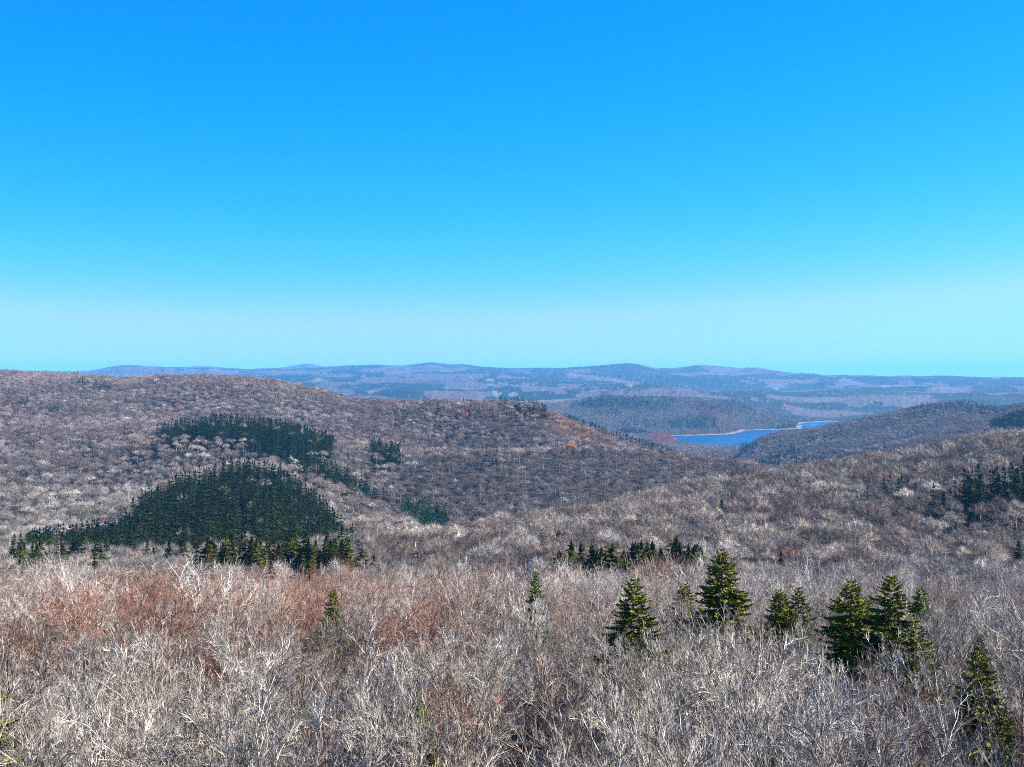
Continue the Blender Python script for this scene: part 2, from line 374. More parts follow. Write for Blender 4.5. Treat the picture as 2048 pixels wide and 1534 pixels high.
def dome_tree_geo(seed, H=14.0, rad=3.9, nsp=300, w=.045, nl=9):
    """bare tree as seen from afar: trunk, rising limbs and a rounded head of twigs with lobes"""
    rg = np.random.default_rng(seed)
    P0, R0 = grow(rg, np.zeros((1, 3)), np.array([[0, 0, 1.]]), np.array([H * .75]), np.array([.17]), np.array([.06]), 3, .06, .05)
    parts = [tubes(P0, R0, 3, True)]
    p, d, l, r = spawn(rg, P0, R0, nl, .40, .97, .4, .8, lambda t: H * .30 * rg.uniform(.8, 1.2, t.shape) * rad / 3.9, .6, .06)
    P, Rr = grow(rg, p, d, l, r, r * .3, 2, .12, .08); parts.append(tubes(P, Rr, 3, True))
    nlobe = 7; az = rg.uniform(0, 6.28) + np.arange(nlobe) * 6.28 / (nlobe - 1); lr = np.where(np.arange(nlobe) == 0, 0, rg.uniform(.42, .66, nlobe))
    lc = np.stack([np.cos(az) * lr * rad, np.sin(az) * lr * rad, H * (.80 - .22 * lr) + rg.normal(0, .45, nlobe)], 1)
    ls = rad * rg.uniform(.46, .62, nlobe)
    k = rg.integers(0, nlobe, nsp); dd = rg.normal(0, 1, (nsp, 3)); dd[:, 2] = np.abs(dd[:, 2]) * .95 - .25; dd /= np.linalg.norm(dd, axis=1, keepdims=True)
    r1 = rg.uniform(.80, 1.08, nsp); r0 = rg.uniform(.12, .55, nsp)
    a_ = lc[k] + dd * (ls[k] * r0)[:, None]; b_ = lc[k] + (dd + rg.normal(0, .22, dd.shape) + np.array([0, 0, .12])) * (ls[k] * r1)[:, None]
    mid = (a_ + b_) / 2 + rg.normal(0, .12, a_.shape)
    Pt = np.stack([a_, b_], 1); Rt = np.stack([np.full(nsp, w), np.full(nsp, w * .3)], 1) * rg.uniform(.6, 1.5, (nsp, 1)); parts.append(tubes(Pt, Rt, 3, True))
    return join_parts(parts)
# ------------------------------------------------------------------ conifers
def spruce_near_geo(seed, H=17.0, rad=2.6, density=1.0):
    rng = np.random.default_rng(seed)
    P0, R0 = grow(rng, np.zeros((1, 3)), np.array([[0, 0, 1.]]), np.array([H]), np.array([.19]), np.array([.012]), 12, .012, .02)
    trunk = tubes(P0, R0, 8, True)
    starts = []; dirs = []; lens = []
    z = H * .18
    while z < H - .12:
        t = (H - z) / H
        n = rng.integers(5, 8); a0 = rng.uniform(0, 6.28)
        for q in range(n):
            a = a0 + q * 2 * np.pi / n + rng.normal(0, .22)
            L = (rad * min(1.0, (t * 3.0) ** .72) + .12) * rng.uniform(.62, 1.18)
            el = .62 * math.exp(-(H - z) / 1.6) + rng.normal(-.02, .09)
            i = min(int(z / H * 12), 11); f = z / H * 12 - i; c = P0[0, i] * (1 - f) + P0[0, i + 1] * f
            starts.append(c); dirs.append([math.cos(a) * math.cos(el), math.sin(a) * math.cos(el), math.sin(el)]); lens.append(L)
        z += (.26 + .14 * rng.random()) * (0.65 + .5 * t)
    S = np.array(starts); D = np.array(dirs); L = np.array(lens); N = len(S)
    # branch lines: sag, then lift at the tip
    K = 7; pts = [S]; d = D.copy()
    for k in range(K - 1):
        s = (k + .5) / (K - 1); d = d + rng.normal(0, .045, (N, 3)); d[:, 2] += np.where(L > .9, -.13 + .30 * s, .02); d /= np.linalg.norm(d, axis=1, keepdims=True)
        pts.append(pts[-1] + d * (L / (K - 1))[:, None])
    P = np.stack(pts, 1); Rr = np.maximum(L[:, None] * .009 * np.linspace(1, .25, K)[None], .006)
    br = tubes(P, Rr, 3, True)
    # side shoots carrying needles
    tris = []
    m = np.maximum((L * 26 * density).astype(int), 8)
    bi = np.repeat(np.arange(N), m); t = rng.uniform(.14, 1.0, len(bi)); f = t * (K - 1); i = np.minimum(f.astype(int), K - 2); w = (f - i)[:, None]
    p = P[bi, i] * (1 - w) + P[bi, i + 1] * w; dd = P[bi, i + 1] - P[bi, i]; dd /= np.linalg.norm(dd, axis=1, keepdims=True)
    side = np.cross(dd, np.array([0, 0, 1.])); side /= np.linalg.norm(side, axis=1, keepdims=True) + 1e-9
    sg = rng.choice([-1, 1], len(bi))[:, None]
    sl = np.clip(L[bi] * .36 * (1.12 - t * .85), .10, .62) * rng.uniform(.6, 1.2, len(bi))
    sd = dd * rng.uniform(.5, 1.0, (len(bi), 1)) + side * sg * rng.uniform(.35, 1.0, (len(bi), 1)) + np.array([0, 0, 1.]) * rng.normal(-.16, .20, (len(bi), 1))
    sd /= np.linalg.norm(sd, axis=1, keepdims=True)
    for k in range(4):      # blades per shoot, each rolled differently and offset a little along it
        b = p + sd * (sl * (.22 * k))[:, None]; dk = sd + rng.normal(0, .22, sd.shape); dk /= np.linalg.norm(dk, axis=1, keepdims=True)
        nrm = rng.normal(0, 1, sd.shape); wv = np.cross(dk, nrm); wv /= np.linalg.norm(wv, axis=1, keepdims=True)
        ww = (rng.uniform(.08, .15, len(bi)))[:, None]; ln = (sl * rng.uniform(.45, .7, len(bi)))[:, None]
        tris.append(np.stack([b - wv * ww * .5, b + wv * ww * .5 + dk * ln * .15, b + dk * ln], 1))
    T = np.concatenate(tris); V = T.reshape(-1, 3); Fc = np.arange(len(V)).reshape(-1, 3)
    return trunk, br, (V, [Fc])
def conifer_mid_geo(seed, H=14.0, rad=2.3, whorls=15, per=7, pine=False):
    rng = np.random.default_rng(seed); tris = []
    for k in range(whorls):
        t = (k + rng.random() * .6) / whorls; z = H * (.16 + .84 * t)
        n = per if t < .8 else 4; a0 = rng.uniform(0, 6.28)
        for q in range(n):
            a = a0 + q * 6.283 / n + rng.normal(0, .25)
            L = (rad * (1 - t) ** .75 + .22) * rng.uniform(.65, 1.25) if not pine else rad * (.55 + .6 * math.sin(math.pi * min(1, t + .12))) * rng.uniform(.6, 1.25)
            dv = np.array([math.cos(a), math.sin(a), rng.normal(-.22 if not pine else .15, .12)]); sv = np.array([-math.sin(a), math.cos(a), 0])
            b = np.array([0, 0, z]); tip = b + dv * L
            w = L * rng.uniform(.28, .42)
            mid = b + dv * L * .55 + np.array([0, 0, -.16 * L])
            tris += [[b + np.array([0, 0, .35]), mid - sv * w, tip], [b + np.array([0, 0, .35]), tip, mid + sv * w],
                     [mid - sv * w * 1.25 + dv * .2, mid + np.array([0, 0, .28]), tip + dv * .1 + sv * .1]]
    tris.append([[0, 0, H * 1.02], [.4, .15, H * .88], [-.4, .2, H * .88]]); tris.append([[0, 0, H * 1.02], [.0, -.42, H * .88], [.2, .4, H * .88]])
    V = np.array(tris).reshape(-1, 3); Fc = np.arange(len(V)).reshape(-1, 3)
    P = np.array([[[0, 0, 0], [0, 0, H * .5], [0, 0, H]]], float)
    tv, tf = tubes(P, np.array([[.2, .12, .03]]), 4, True)
    return (tv, tf), (V, [Fc])

# ------------------------------------------------------------------ zones of the forest (drawn on the ground as sighted)
CON = [  # polygon, density, nearest, farthest
 ([(5, 1098), (100, 1062), (230, 1048), (268, 1003), (350, 962), (430, 934), (500, 924), (560, 938), (612, 974), (660, 1017), (690, 1050), (640, 1068), (500, 1077), (300, 1078), (150, 1092)], .95, 600, 985),
 ([(300, 870), (350, 845), (440, 828), (530, 832), (600, 848), (672, 878), (655, 898), (600, 884), (520, 872)], .90, 1200, 1440),
 ([(300, 870), (420, 850), (520, 858), (520, 872), (400, 872)], .55, 1200, 1440),
 ([(485, 888), (520, 868), (600, 870), (645, 897), (600, 910), (570, 902), (510, 906)], .95, 1100, 1400),
 ([(545, 912), (600, 898), (690, 938), (745, 968), (790, 990), (860, 1010), (870, 1030), (800, 1008), (720, 978), (640, 948), (590, 930)], .82, 900, 1300),
 ([(765, 985), (830, 1000), (890, 1018), (905, 1042), (850, 1052), (800, 1015)], .95, 800, 1200),
 ([(730, 900), (745, 884), (800, 895), (800, 915), (765, 912)], .85, 1150, 1450),
 ([(735, 905), (800, 905), (800, 930), (740, 925)], .15, 1100, 1400),
 ([(10, 1098), (160, 1092), (180, 1125), (130, 1142), (20, 1130)], .50, 400, 640),
 ([(160, 1095), (420, 1092), (420, 1135), (180, 1130)], .16, 400, 640),
 ([(410, 1118), (450, 1110), (560, 1108), (690, 1102), (705, 1115), (640, 1135), (560, 1160), (430, 1160)], .15, 330, 500),
 ([(680, 1040), (780, 1050), (760, 1120), (690, 1130)], .16, 400, 800),
 ([(1700, 1000), (1760, 975), (1835, 975), (1830, 1000), (1760, 1012)], .35, 500, 900),
 ([(1750, 980), (1765, 962), (1835, 966), (1835, 986)], .75, 500, 960),
 ([(1900, 990), (1925, 955), (1990, 940), (2060, 945), (2070, 1000), (1950, 996), (1915, 1000)], .88, 500, 960),
 ([(1840, 990), (1890, 975), (1900, 1015), (1850, 1020)], .35, 500, 960),
 ([(1105, 1112), (1120, 1112), (1120, 1120), (1105, 1120)], .3, 312, 352),
 ([(1105, 1065), (1130, 1060), (1135, 1075), (1115, 1080)], .6, 400, 700),
 ([(1555, 1110), (1600, 1108), (1605, 1128), (1565, 1130)], .6, 300, 600),
 ([(860, 820), (880, 804), (960, 801), (960, 812), (900, 824)], .30, 1500, 1860),
 ([(985, 808), (1000, 799), (1090, 804), (1110, 822), (1060, 816)], .55, 1500, 1860),
 ([(950, 845), (1080, 840), (1090, 855), (960, 855)], .10, 1400, 1800),
 ([(1112, 832), (1150, 833), (1230, 862), (1345, 903), (1335, 918), (1235, 890), (1130, 848)], .42, 1900, 2900),
 ([(940, 905), (1010, 900), (1010, 912), (950, 915)], .45, 1150, 1400),
 ([(1120, 892), (1210, 888), (1200, 900), (1130, 902)], .35, 1150, 1400),
 ([(1340, 912), (1480, 920), (1500, 940), (1350, 930)], .10, 900, 1900),
 ([(150, 762), (175, 757), (230, 766), (225, 774), (165, 772)], .55, 1900, 2500),
 ([(30, 800), (60, 795), (65, 806), (35, 806)], .5, 1500, 2300), ([(85, 812), (125, 806), (130, 820), (95, 820)], .55, 1500, 2300),
 ([(130, 785), (180, 780), (180, 795), (140, 798)], .22, 1500, 2300),
 ([(0, 950), (65, 945), (60, 962), (0, 960)], .45, 1000, 1400), ([(235, 855), (280, 850), (282, 865), (240, 866)], .35, 1200, 1700),
 ([(1795, 822), (1830, 812), (1930, 803), (2010, 818), (2010, 830), (1900, 824)], .42, 2600, 3600),
 ([(1500, 935), (1540, 905), (1590, 890), (1600, 905), (1560, 930)], .55, 2000, 3600),
 ([(1495, 900), (1500, 885), (1560, 868), (1575, 878), (1520, 900)], .22, 2600, 3600),
 ([(1600, 868), (1680, 855), (1690, 865), (1620, 880)], .35, 2800, 3600),
 ([(1570, 935), (1600, 918), (1810, 893), (1815, 902), (1640, 928)], .38, 1900, 2700),
 ([(1975, 850), (2000, 832), (2060, 818), (2070, 845), (2000, 855)], .92, 2200, 3000),
 ([(1225, 858), (1240, 853), (1290, 857), (1300, 868), (1250, 866)], .95, 3500, 5300),
 ([(1130, 812), (1180, 795), (1250, 793), (1300, 800), (1290, 812), (1200, 815)], .7, 4600, 6400),
 ([(1180, 822), (1240, 816), (1245, 826), (1190, 828)], .8, 4300, 6400),
 ([(1330, 838), (1420, 828), (1445, 848), (1400, 856), (1340, 852)], .8, 4300, 6400),
 ([(1290, 798), (1340, 800), (1335, 820), (1290, 815)], .5, 4300, 6400),
 ([(1480, 862), (1490, 848), (1590, 845), (1590, 857), (1500, 860)], .75, 4800, 6400),
 ([(1500, 888), (1495, 905), (1485, 908), (1478, 898)], .9, 3300, 4200),
]
def conifer_prob(x, y, z):
    u, v = px_of(x, y, z); p = np.where(y > 1000, .006, .003) * np.ones_like(u)
    wob_u = (fbm(x / 40, y / 40, 2, 61) - .5) * 14; wob_v = (fbm(x / 40, y / 40, 2, 67) - .5) * 8
    for poly, dn, y0, y1 in CON:
        m = inside(u + wob_u, v + wob_v, poly) & (y > y0) & (y < y1); p = np.where(m, np.maximum(p, dn), p)
    pat = smooth(.60, .70, fbm(x / 260, y / 200, 4, 71))
    p = np.maximum(p, pat * .45 * smooth(4300, 4700, y))
    pat2 = smooth(.66, .74, fbm(x / 130, y / 130, 3, 73)); p = np.maximum(p, pat2 * .05 * (y > 1000))
    return p
# tint of bare crowns: base, slope shade and hill light painted in, then patches of russet oak, red maple and pale birch
RED = [([(1075, 815), (1110, 822), (1240, 884), (1230, 894), (1150, 876), (1060, 835)], (.88, .56, .42), .85, 1400, 1900),
       ([(880, 806), (1080, 808), (1140, 850), (1020, 846), (900, 830)], (.74, .55, .48), .6, 1400, 1900),
       ([(350, 745), (560, 755), (700, 795), (640, 800), (300, 775)], (.82, .66, .62), .5, 1800, 2600),
       ([(1290, 862), (1350, 868), (1350, 888), (1310, 886)], (.95, .34, .30), .95, 3300, 5200),
       ([(1370, 808), (1440, 812), (1510, 850), (1480, 868), (1440, 860), (1410, 835)], (.85, .30, .28), .9, 4300, 6400),
       ([(1200, 850), (1350, 848), (1350, 868), (1250, 862)], (.7, .5, .48), .4, 4300, 6400),
       ([(1360, 855), (1480, 850), (1480, 866), (1360, 872)], (.74, .46, .42), .7, 4300, 5400),
       ([(1350, 895), (1480, 897), (1500, 915), (1350, 912)], (.80, .55, .50), .35, 3200, 4300),
       ([(230, 860), (480, 865), (500, 890), (260, 890)], (.92, .70, .58), .45, 1200, 1500)]
def bare_tint(x, y, z, rng):
    n = len(x); u, v = px_of(x, y, z)
    base = np.array([.74, .69, .655])[None] * np.ones((n, 1))
    k = fbm(x / 120, y / 120, 3, 81)[:, None]
    base = base * (1 - smooth(.45, .62, k)) + np.array([.60, .53, .515])[None] * smooth(.45, .62, k)
    kd = fbm(x / 60 + 50, y / 90, 2, 83)[:, None]; base = base * (.84 + .32 * smooth(.3, .7, kd))
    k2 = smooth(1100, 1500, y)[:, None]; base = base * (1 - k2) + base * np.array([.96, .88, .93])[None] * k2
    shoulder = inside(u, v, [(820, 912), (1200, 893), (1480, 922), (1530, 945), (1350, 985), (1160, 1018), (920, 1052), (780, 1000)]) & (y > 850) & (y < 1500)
    base = np.where(shoulder[:, None], base * np.array([.60, .58, .60]), base)  # shade of the slope facing the eye, painted into the crown tint
    rh = (u > 720) & (y > 480) & (y < 1000); base = np.where(rh[:, None], base * np.array([1.22, 1.17, 1.08]), base)  # sunlit look of the right hill, brightened in the crown tint
    for poly, c, pr, y0, y1 in RED:
        m = inside(u, v, poly) & (y > y0) & (y < y1) & (rng.random(n) < pr); base[m] = np.array(c) * rng.uniform(.8, 1.1, (m.sum(), 1))
    m = rng.random(n) < .10; base[m] = np.array([.60, .44, .39])
    m = rng.random(n) < np.where(y > 1300, .04, .10); base[m] = np.where((y[m] > 1300)[:, None], np.array([.86, .83, .80]), np.array([.98, .96, .92]))
    b = np.exp(rng.normal(0, .28, (n, 1)) * np.where(y > 2000, .65, 1.0)[:, None])
    return base * b * np.where(y < 500, 1.05, 1.0)[:, None]

# ------------------------------------------------------------------ terrain sheet
def build_terrain():
    uu = np.concatenate([np.arange(-330, 2380, 3.0)])
    th_in = np.arctan((uu - 1024) / F)
    th_l = np.linspace(-math.pi, th_in[0], 90)[:-1]; th_r = np.linspace(th_in[-1], math.pi, 90)[1:]
    th = np.concatenate([th_l, th_in, th_r])
    # distance of each ring measured along the view
    Yr = np.concatenate([np.linspace(1.5, 60, 14)[:-1], np.geomspace(60, 4200, 170)[:-1], np.arange(4200, 15600, 36.0), np.geomspace(15600, 24500, 30)])
    c = np.cos(np.clip(th, -.42, .42)); RR = Yr[:, None] / c[None]
    X = RR * np.sin(th)[None]; Yw = RR * np.cos(th)[None]
    Yeff = np.maximum(Yr[:, None] * np.ones_like(th)[None], 1); Xeff = Yeff * np.tan(np.clip(th, -.75, .75))[None]
    z = ground(Xeff, Yeff)
    s = lake_sd(Xeff, Yeff)
    # forest relief where trees are too far off to pick out singly
    far = smooth(5700, 6200, Yeff) * (s > 60)
    rng = np.random.default_rng(4)
    con = smooth(.50, .54, fbm(Xeff / 330, Yeff / 480, 5, 71))
    con = np.maximum(con, .9 * smooth(.60, .66, fbm(Xeff / 1400, Yeff / 900, 4, 77)))
    z = z + far * (rng.random(z.shape) * (6 + 3 * con) * np.clip(Yeff / 9000, .6, 1.3) * (1 - .8 * smooth(17000, 25000, Yeff)) + fbm(Xeff / 60, Yeff / 90, 2, 12) * 8 - 4)
    nr, nc = z.shape
    V = np.stack([X, Yw, z + ZC], -1).reshape(-1, 3)
    i = np.arange(nr - 1)[:, None] * nc + np.arange(nc - 1)[None]
    Q = np.stack([i, i + 1, i + nc + 1, i + nc], -1).reshape(-1, 4)
    me = mesh_from('terrain', V, [Q], True)
    # vegetation colour
    u, v = px_of(Xeff, Yeff, z)
    litter = np.array([.024, .019, .016]); bare = np.array([.056, .044, .050]); conc = np.array([.0012, .0045, .004]); fieldc = np.array([.13, .11, .07]); sand = np.array([.17, .125, .085])
    speck = rng.random(z.shape)[..., None]
    cb = bare[None, None] * (.65 + .8 * speck) * (1 + .25 * (fbm(Xeff / 700, Yeff / 500, 3, 44)[..., None] - .5))
    rus = smooth(.60, .70, fbm(Xeff / 300, Yeff / 300, 3, 46))[..., None]; cb = cb * (1 - rus) + cb * np.array([1.15, .82, .78]) * rus
    hit = ((rng.random(z.shape) < con * .97))[..., None]
    cf = np.where(hit, conc[None, None] * (.7 + .8 * speck), cb)
    fn = (fbm(Xeff / 260, Yeff / 420, 3, 50) > .765)[..., None] & (Yeff < 13500)[..., None]; cf = np.where(fn, fieldc * .8, cf)
    fld = (inside(u, v, [(1112, 807), (1125, 802), (1165, 800), (1172, 804), (1150, 809), (1120, 811)]) & (Yeff > 6000) & (Yeff < 9500))[..., None]
    cf = np.where(fld, fieldc, cf)
    blend = smooth(5700, 6200, Yeff)[..., None]
    col = litter[None, None] * (.7 + .6 * speck) * (1 - blend) + cf * blend
    # bare ledge and the dry banks of the reservoir
    shore = (1 - smooth(16, 26, s))[..., None]; col = col * (1 - shore) + sand * (.85 + .25 * speck) * shore
    lawn = (inside(u, v, [(1520, 925), (1545, 925), (1548, 936), (1522, 937)]) & (Yeff > 1900) & (Yeff < 3300))[..., None]; col = np.where(lawn, fieldc, col)
    at_ = me.color_attributes.new('cover', 'FLOAT_COLOR', 'POINT')
    at_.data.foreach_set('color', np.concatenate([col, np.ones(col.shape[:2] + (1,))], -1).astype(np.float32).ravel())
    m, n, b = new_mat('land_cover')
    at2 = n.nodes.new('ShaderNodeAttribute'); at2.attribute_name = 'cover'
    geo = n.nodes.new('ShaderNodeNewGeometry'); nz = n.nodes.new('ShaderNodeTexNoise'); nz.inputs['Scale'].default_value = .09; nz.inputs['Detail'].default_value = 3
    n.links.new(geo.outputs['Position'], nz.inputs['Vector'])
    mr = n.nodes.new('ShaderNodeMapRange'); mr.inputs[1].default_value = .3; mr.inputs[2].default_value = .7; mr.inputs[3].default_value = .6; mr.inputs[4].default_value = 1.4
    n.links.new(nz.outputs['Fac'], mr.inputs[0])
    mx = n.nodes.new('ShaderNodeMix'); mx.data_type = 'RGBA'; mx.blend_type = 'MULTIPLY'; mx.inputs[0].default_value = 1
    n.links.new(at2.outputs['Color'], mx.inputs[6]); n.links.new(mr.outputs[0], mx.inputs[7]); n.links.new(mx.outputs[2], b.inputs['Base Color'])
    me.materials.append(m)
    o = link('terrain', me); tag(o, 'leaf strewn hills and valleys rolling away to the horizon', kind='structure')
    return o
terrain = build_terrain()

# ------------------------------------------------------------------ reservoir
def build_lake():
    x0, x1, y0, y1 = 200, 3200, 3500, 7000
    V = np.array([(x0, y0, 0), (x1, y0, 0), (x1, y1, 0), (x0, y1, 0)], float); V[:, 2] = ZC + LAKE
    # follow the shore: a fan of the outline pushed outwards under the banks
    ctr = LAKE_W.mean(0); P = ctr + (LAKE_W - ctr)
    n = len(P); nx = np.roll(P, -1, 0) - np.roll(P, 1, 0); nx = np.stack([nx[:, 1], -nx[:, 0]], 1); nx /= np.linalg.norm(nx, axis=1, keepdims=True)
    sgn = 1 if np.sum((P + nx * 10 - ctr) ** 2) > np.sum((P - ctr) ** 2) else -1
    area = 0.5 * np.sum(P[:, 0] * np.roll(P[:, 1], -1) - np.roll(P[:, 0], -1) * P[:, 1]); sgn = 1 if area > 0 else -1
    Q = P + nx * sgn * 40
    from mathutils.geometry import tessellate_polygon
    tris = tessellate_polygon([[mathutils.Vector((a, b, 0)) for a, b in Q]])
    V = np.concatenate([Q, np.full((n, 1), ZC + LAKE)], 1)
    T = np.array(tris); 
    c = np.cross(V[T[:, 1]] - V[T[:, 0]], V[T[:, 2]] - V[T[:, 0]])[:, 2]; T[c < 0] = T[c < 0][:, ::-1]
    me = mesh_from('lake', V, [T])
    m, nn, b = new_mat('lake_water')
    b.inputs['Base Color'].default_value = (.0015, .028, .11, 1); b.inputs['Roughness'].default_value = .22; b.inputs['IOR'].default_value = 1.33; b.inputs['Specular IOR Level'].default_value = .5
    geo = nn.nodes.new('ShaderNodeNewGeometry'); mp = nn.nodes.new('ShaderNodeMapping'); mp.inputs['Scale'].default_value = (.004, .0012, 1)
    nz = nn.nodes.new('ShaderNodeTexNoise'); nz.inputs['Scale'].default_value = 1.0; nz.inputs['Detail'].default_value = 3
    nn.links.new(geo.outputs['Position'], mp.inputs[0]); nn.links.new(mp.outputs[0], nz.inputs['Vector'])
    mr = nn.nodes.new('ShaderNodeMapRange'); mr.inputs[1].default_value = .42; mr.inputs[2].default_value = .62; mr.inputs[3].default_value = .25; mr.inputs[4].default_value = .6
    nn.links.new(nz.outputs['Fac'], mr.inputs[0]); nn.links.new(mr.outputs[0], b.inputs['Roughness'])
    n2 = nn.nodes.new('ShaderNodeTexNoise'); n2.inputs['Scale'].default_value = .35; n2.inputs['Detail'].default_value = 2; nn.links.new(geo.outputs['Position'], n2.inputs['Vector'])
    bp = nn.nodes.new('ShaderNodeBump'); bp.inputs['Strength'].default_value = .35; bp.inputs['Distance'].default_value = .6; nn.links.new(n2.outputs['Fac'], bp.inputs['Height']); nn.links.new(bp.outputs[0], b.inputs['Normal'])
    me.materials.append(m); o = link('lake', me); tag(o, 'deep blue reservoir winding between wooded hills', kind='structure')
build_lake()

# ------------------------------------------------------------------ prototypes
def mk(name, geo, mat, sm=False):
    me = mesh_from(name, geo[0], geo[1], sm); me.materials.append(mat); return me
NEAR = []
for k, (H, sp, up, dn, wg) in enumerate([(14, 1.0, .10, 1.0, 1.0), (15, .85, .16, 1.0, .8), (13, 1.2, .07, 1.0, 1.15), (14.5, .95, .13, 1.15, .9), (12.5, 1.05, .12, 1.1, 1.3), (15.5, .75, .20, 1.0, .7), (14, 1.1, .10, .9, 1.5)]):
    t, c = bare_tree_geo(100 + k, H, 'near', sp, up, dn, wg)
    NEAR.append((mk('bare_trunk', t, M_bark, True), mk('bare_crown', c, M_twig), H))
def one(t, c, mt, mc, name):
    V, fs = join_parts([t, c]); me = mesh_from(name, V, fs); me.materials.append(mt); me.materials.append(mc)
    nt_ = sum(len(f) for f in t[1])
    return me
def lod_bare(name, seed, lv, H, sp, up):
    t, c = bare_tree_geo(seed, H, lv, sp, up); V, fs = join_parts([t, c]); me = mesh_from(name, V, fs); me.materials.append(M_bark_s); return me
def lod_dome(name, seed, H, rad, nsp, w):
    V, fs = dome_tree_geo(seed, H, rad, nsp, w); me = mesh_from(name, V, fs); me.materials.append(M_bark_s); return me
LODS = bpy.data.collections.new('stand_sources')      # not linked to the scene: only feeds the stands
def src(me):
    o = bpy.data.objects.new(me.name, me); return o
def coll(name, meshes):
    c = bpy.data.collections.new(name)
    for i, me in enumerate(meshes):
        o = bpy.data.objects.new('%s_%02d' % (name, i), me); c.objects.link(o)
    return c
# trees a little beyond the near canopy use the near shapes with the stand's tint
nearm = []
for k in range(3):
    t, c = bare_tree_geo(140 + k, 14, 'near', (1.0, 1.15, .85)[k], (.1, .08, .16)[k], .72); V, fs = join_parts([t, c]); me = mesh_from('bare_rim_source', V, fs); me.materials.append(M_bark_s); nearm.append(me)
C_rim = coll('bare_rim', nearm)
C_mid = coll('bare_mid', [lod_dome('bare_mid_source', 200 + k, 14, (3.9, 4.4, 3.4, 4.1, 4.8)[k], (620, 680, 540, 620, 720)[k], .034) for k in range(5)])
C_far = coll('bare_far', [lod_dome('bare_far_source', 300 + k, 14, (4.0, 4.5, 3.6, 4.2)[k], (320, 360, 290, 330)[k], .06) for k in range(4)])
def lod_con(name, seed, **kw):
    t, c = conifer_mid_geo(seed, **kw); V, fs = join_parts([t, c]); me = mesh_from(name, V, fs); me.materials.append(M_needle_s); return me
C_con = coll('conifer_far', [lod_con('conifer_far_source', 400 + k, whorls=7, per=5, rad=(2.2, 2.7, 2.4)[k]) for k in range(3)])

def stand(name, pts, scale, tint, variant, rotz, collection, label):
    """one mass of far trees: points carrying size, tint and turn, one tree shape set on each"""
    n = len(pts); me = bpy.data.meshes.new(name); me.vertices.add(n); me.vertices.foreach_set('co', pts.astype(np.float32).ravel())
    def attr(nm, ty, data, key='value'):
        a_ = me.attributes.new(nm, ty, 'POINT'); a_.data.foreach_set(key, data)
    attr('scl', 'FLOAT_VECTOR', scale.astype(np.float32).ravel(), 'vector')
    attr('tint', 'FLOAT_COLOR', np.concatenate([tint, np.ones((n, 1))], 1).astype(np.float32).ravel(), 'color')
    attr('vrt', 'INT', variant.astype(np.int32)); attr('rot', 'FLOAT_VECTOR', rotz.astype(np.float32).ravel(), 'vector')
    o = link(name, me)
    g = bpy.data.node_groups.new(name + '_nodes', 'GeometryNodeTree')
    g.interface.new_socket('Geometry', in_out='INPUT', socket_type='NodeSocketGeometry'); g.interface.new_socket('Geometry', in_out='OUTPUT', socket_type='NodeSocketGeometry')
    N = g.nodes; gi = N.new('NodeGroupInput'); go = N.new('NodeGroupOutput'); ci = N.new('GeometryNodeCollectionInfo'); ci.inputs[0].default_value = collection
    ci.inputs['Separate Children'].default_value = True; ci.inputs['Reset Children'].default_value = True
    ip = N.new('GeometryNodeInstanceOnPoints'); ip.inputs['Pick Instance'].default_value = True
    def na(nm, ty):
        a_ = N.new('GeometryNodeInputNamedAttribute'); a_.data_type = ty; a_.inputs[0].default_value = nm; return a_.outputs[0]
    g.links.new(gi.outputs[0], ip.inputs['Points']); g.links.new(ci.outputs[0], ip.inputs['Instance'])
    g.links.new(na('vrt', 'INT'), ip.inputs['Instance Index']); g.links.new(na('rot', 'FLOAT_VECTOR'), ip.inputs['Rotation']); g.links.new(na('scl', 'FLOAT_VECTOR'), ip.inputs['Scale'])
    g.links.new(ip.outputs[0], go.inputs[0])
    md = o.modifiers.new('trees', 'NODES'); md.node_group = g
    tag(o, label, 'forest', kind='stuff')
    return o

# ------------------------------------------------------------------ where the trees stand
rng = np.random.default_rng(11)
def jitter_grid(y0, y1, s, pad=90):
    ys = np.arange(y0, y1, s); P = []
    for yy in ys:
        hw = (1024 + pad) / F * yy + 4; xs = np.arange(-hw, hw, s)
        P.append(np.stack([xs, np.full(len(xs), yy)], 1))
    P = np.concatenate(P); P += rng.uniform(-.42, .42, P.shape) * s
    return P[:, 0], P[:, 1]

